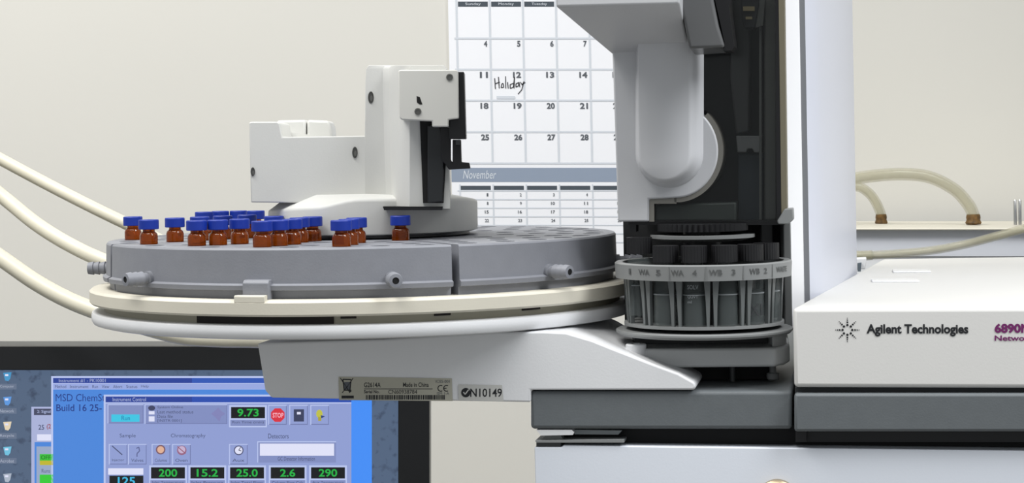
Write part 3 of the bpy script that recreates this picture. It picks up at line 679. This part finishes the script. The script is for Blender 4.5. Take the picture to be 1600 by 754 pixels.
obj('drive_gear', loft([[pol((S[0], S[1]), 0.0235 if k % 2 else 0.0248, 360*k/96, z) for k in range(96)] for z in (-0.0420, -0.0380)]), M_black, tu, smooth=False)
obj('upper_disc', lathe((S[0], S[1], 0), [(0.0285, -0.0440), (0.0285, -0.0458), (0.022, -0.0475), (0, -0.0475)], seg=64), mat('upper_disc_grey', (120, 122, 122), 0.4), tu)
for k in range(14):
    a = 360/14*k
    for s_ in (-3.1, 3.1):
        rg = []
        for z, r, hw_ in ((-0.0660, 0.0438, 2.3), (-0.0780, 0.0430, 1.5), (-0.0915, 0.0424, 1.0)):
            c_ = a + s_*(1.0 if z > -0.07 else 0.85)
            rg.append([pol(S, r, c_-hw_, z), pol(S, r, c_+hw_, z), pol(S, r-0.0022, c_+hw_, z), pol(S, r-0.0022, c_-hw_, z)])
        obj('rib', loft(rg), M_basket, tu, smooth=False)
bs = Board(lambda x, y, d: pol(S, RR+d-0.0001, x, y), lift=0.0002)
for s_, px, wpx in (('1', 981, 3), ('WA', 1003, 17), ('5', 1025, 7), ('WA', 1055, 20), ('4', 1082, 7), ('WB', 1115, 21), ('3', 1143, 6), ('WB', 1176, 16), ('2', 1193, 5), ('WASTE', 1218, 16)):
    a0, a1 = ang_at(S, RR, px-wpx/2), ang_at(S, RR, px+wpx/2)
    bs.text(s_, a0, -0.0608, a1, -0.0638, mat('ring_print', (84, 86, 86), 0.6), 0, bold=0.02)
for px in (1042, 1100, 1159, 1204):
    a0 = ang_at(S, RR, px); bs.rect(a0-0.4, -0.0592, a0+0.4, -0.0664, mat('ring_divider', (116, 118, 118), 0.6))
bs.build('ring_lettering', tu)
# bottles in the turret
liq = mat('clear_solvent', (92, 98, 98), 0.05, alpha=0.3)
positions = {-3: ('solvent bottle with black cap raised at the left edge of the turret', 0.0038), -2: ('solvent bottle behind the ring letters WA 5', 0), -1: ('solvent bottle behind the ring letters WA 4, with printed scale', 0), 0: ('solvent bottle behind the ring letters WB 3', 0), 1: ('waste bottle behind the ring letters WB 2, marked X1', 0), 2: ('bottle at the right end of the turret, next to the tower frame', 0)}
bo = None
BR = 0.0362
bottle_ang = {-3: -77, -2: -38.6, -1: -12.86, 0: 12.86, 1: 38.6, 2: 64.3}
for k, (lab, dz) in positions.items():
    p = pol(S, BR, bottle_ang[k], 0); zb = -0.0914
    loc = Vector((p.x, p.y, zb+Z0))
    if bo is None:
        bo = thing('solvent_bottle', (0, 0, zb), lab, 'bottle', 'black capped bottles in the turret')
        obj('glass_body', lathe((0, 0, zb), [(0.0064, 0.0), (0.0069, 0.0006), (0.0069, 0.0290), (0.0060, 0.0315), (0.0045, 0.0325), (0.0045, 0.0350)], seg=28), M_glass, bo)
        obj('liquid', lathe((0, 0, zb), [(0.0062, 0.0008), (0.0064, 0.0168), (0, 0.0200)], seg=28), liq, bo)
        obj('cap', loft([[Vector(((0.0068 if j % 2 else 0.0070)*math.cos(2*math.pi*j/56), (0.0068 if j % 2 else 0.0070)*math.sin(2*math.pi*j/56), zb+z)) for j in range(56)] for z in (0.0340, 0.0428)]), M_black, bo, smooth=False)
        obj('measure_ring', lathe((0, 0, zb), [(0.0070, 0.0168), (0.0070, 0.0172)], seg=28), mat('white_print', (150, 155, 158), 0.6), bo)
        b = bo
    else: b = dup(bo, loc)
    loc.z += dz; b.location = loc; b['label'] = lab
    if k in (-1, 1):
        org = Vector((loc.x, loc.y, loc.z-Z0)); bs = Board(lambda x, y, d: pol((org.x, org.y), 0.0070+d, x, y), lift=0.0001); 
        ORG[b.name] = org
        pm = MATS['white_print']
        if k == -1:
            bs.text('SOLV', -38, -0.0690, 10, -0.0712, pm); bs.text('QUVT', -38, -0.0745, 8, -0.0762, pm); bs.text('ml', -38, -0.0772, -20, -0.0786, pm)
        else:
            bs.text('X1', -14, -0.0800, 46, -0.0862, M_dgrey, 0, bold=0.02)
        bs.build('bottle_marking', b)

# ------------------------------------------------------------------ hoses at left
def hose(pts, r, label, m=M_hose): 
    return tag(obj('rubber_hose', tube(pts, r, seg=16), m), label, 'hose', 'cream hoses left of the tray')
hose([P(-900, -190, 1.60), P(-450, 10, 1.54), P(-120, 182, 1.50), P(0, 248, 1.48), P(100, 301, 1.46), P(195, 348, 1.44), P(300, 396, 1.44), P(450, 440, 1.46), P(700, 480, 1.50), P(860, 540, 1.52), P(920, 700, 1.50), P(930, 850, 1.47)], 0.0047, 'uppermost of the three cream hoses sloping down behind the vials')
hose([P(-900, -140, 1.58), P(-450, 10, 1.50), P(-120, 210, 1.46), P(0, 304, 1.44), P(60, 352, 1.42), P(120, 388, 1.40), P(180, 414, 1.38), P(280, 450, 1.38), P(420, 470, 1.40), P(700, 505, 1.45), P(860, 560, 1.48), P(900, 700, 1.46), P(905, 850, 1.44)], 0.0054, 'middle cream hose of three, ending behind the grey rack at left')
hose([P(-900, -40, 1.55), P(-450, 110, 1.46), P(-120, 320, 1.42), P(0, 402, 1.40), P(60, 443, 1.39), P(120, 474, 1.38), P(200, 502, 1.37), P(280, 524, 1.37), P(340, 529, 1.37), P(420, 531, 1.38), P(560, 543, 1.40), P(740, 566, 1.42), P(850, 610, 1.43), P(880, 700, 1.43), P(885, 850, 1.42)], 0.0061, 'lowest cream hose of three, passing under the white tray base')

# ------------------------------------------------------------------ behind, at right
rh = thing('rear_housing', PL(1500, 560, 1.60), 'low white housing with brushed panel behind the lid of the chromatograph', 'housing')
RA = 1.66
obj('top_shelf', prism([PL(x, y, RA) for x, y in rect(1270, 356, 1830, 359.5)], NB*0.16), M_cream, rh, bevel=0.0008)
obj('brushed_panel', prism([PL(x, y, RA+0.008) for x, y in rect(1275, 359, 1825, 400)], NB*0.14), M_panel, rh, smooth=False)
obj('housing_body', prism([PL(x, y, RA+0.010) for x, y in rect(1277, 399, 1822, 440)], NB*0.135), M_white, rh)
pz = PL(1277, 439, RA).z
for x in (1290, 1800):
    q = PL(x, 440, RA+0.02); obj('foot', prism([(q.x-0.01, q.y, BENCH), (q.x+0.01, q.y, BENCH), (q.x+0.01, q.y+0.1, BENCH), (q.x-0.01, q.y+0.1, BENCH)], (0, 0, q.z-BENCH+0.002)), M_white, rh)
shelf = PL(1450, 356, RA).z
def shelf_pt(px, d):
    y = RA+d; u = (px-800)/F; Y = (RA+d)/(1+T10*u); q = P(px, 350, Y); q.z = shelf; return q
def clear_hose(pxs, r, col_px, d, label):
    base = shelf_pt(col_px, d)
    t_ = thing('clear_hose', base, label, 'hose', 'clear arched hoses behind the tower')
    pts = [P(x, y, base.y) for x, y in pxs] + [base+Vector((0, 0, 0.008)), base+Vector((0, 0, 0.001))]
    obj('tubing', tube(pts, r, seg=16, inner=r*0.66), M_clear, t_)
    obj('rusty_collar', lathe(base, [(r*1.12, 0), (r*1.25, 0.0015), (r*1.05, 0.004), (r*1.12, 0.006), (r*1.03, 0.0085), (r*0.9, 0.009)], seg=24), M_rust, t_, label='brown rusty collar')
clear_hose([(1230, 350), (1250, 315), (1290, 290), (1340, 278), (1400, 272), (1450, 276), (1490, 295), (1512, 318)], 0.0055, 1521, 0.07, 'larger clear arched hose ending in a rusty collar right of the tower')
clear_hose([(1240, 345), (1262, 315), (1300, 296), (1337, 291), (1356, 300), (1368, 315)], 0.0045, 1377, 0.10, 'smaller clear arched hose close beside the white tower')
lt = thing('clear_tube', P(1450, 395, 1.49), 'thin clear tube lying in front of the rear housing', 'tube')
obj('tubing', tube([P(1300, 397, 1.52), P(1340, 399, 1.51), P(1400, 396, 1.50), P(1455, 391, 1.49), P(1510, 381, 1.48), P(1560, 368, 1.46), P(1610, 355, 1.45), P(1700, 340, 1.44)], 0.0034, seg=12, inner=0.0022), M_clear, lt)
obj('tube_joint', tube([P(1337, 399, 1.508), P(1350, 399, 1.506), P(1363, 398.3, 1.504)], 0.0039, seg=14, n=3), M_clear, lt)
for i, x in enumerate((1586.5, 1594)):
    base = shelf_pt(x, 0.05)
    tag(obj('steel_pin', lathe(base, [(0.0014, 0), (0.0014, 0.0205), (0.0008, 0.0215), (0, 0.0215)], seg=16), M_metal), ('left' if i == 0 else 'right')+' one of two thin upright steel pins at the right edge', 'pin', 'steel pins on the rear housing')
cn = thing('cable_connector', P(1346, 417, 1.40), 'small white connector block between tower and lid', 'connector')
obj('shell', pprism([(1336, 404), (1354, 403), (1352, 420), (1336, 421)], 1.485, 0.02), M_white, cn, bevel=0.0006)
obj('dark_notch', pprism([(1340, 411), (1346, 410), (1345, 424), (1340, 424)], 1.480, 0.006), MATS['block_blue_grey'], cn)
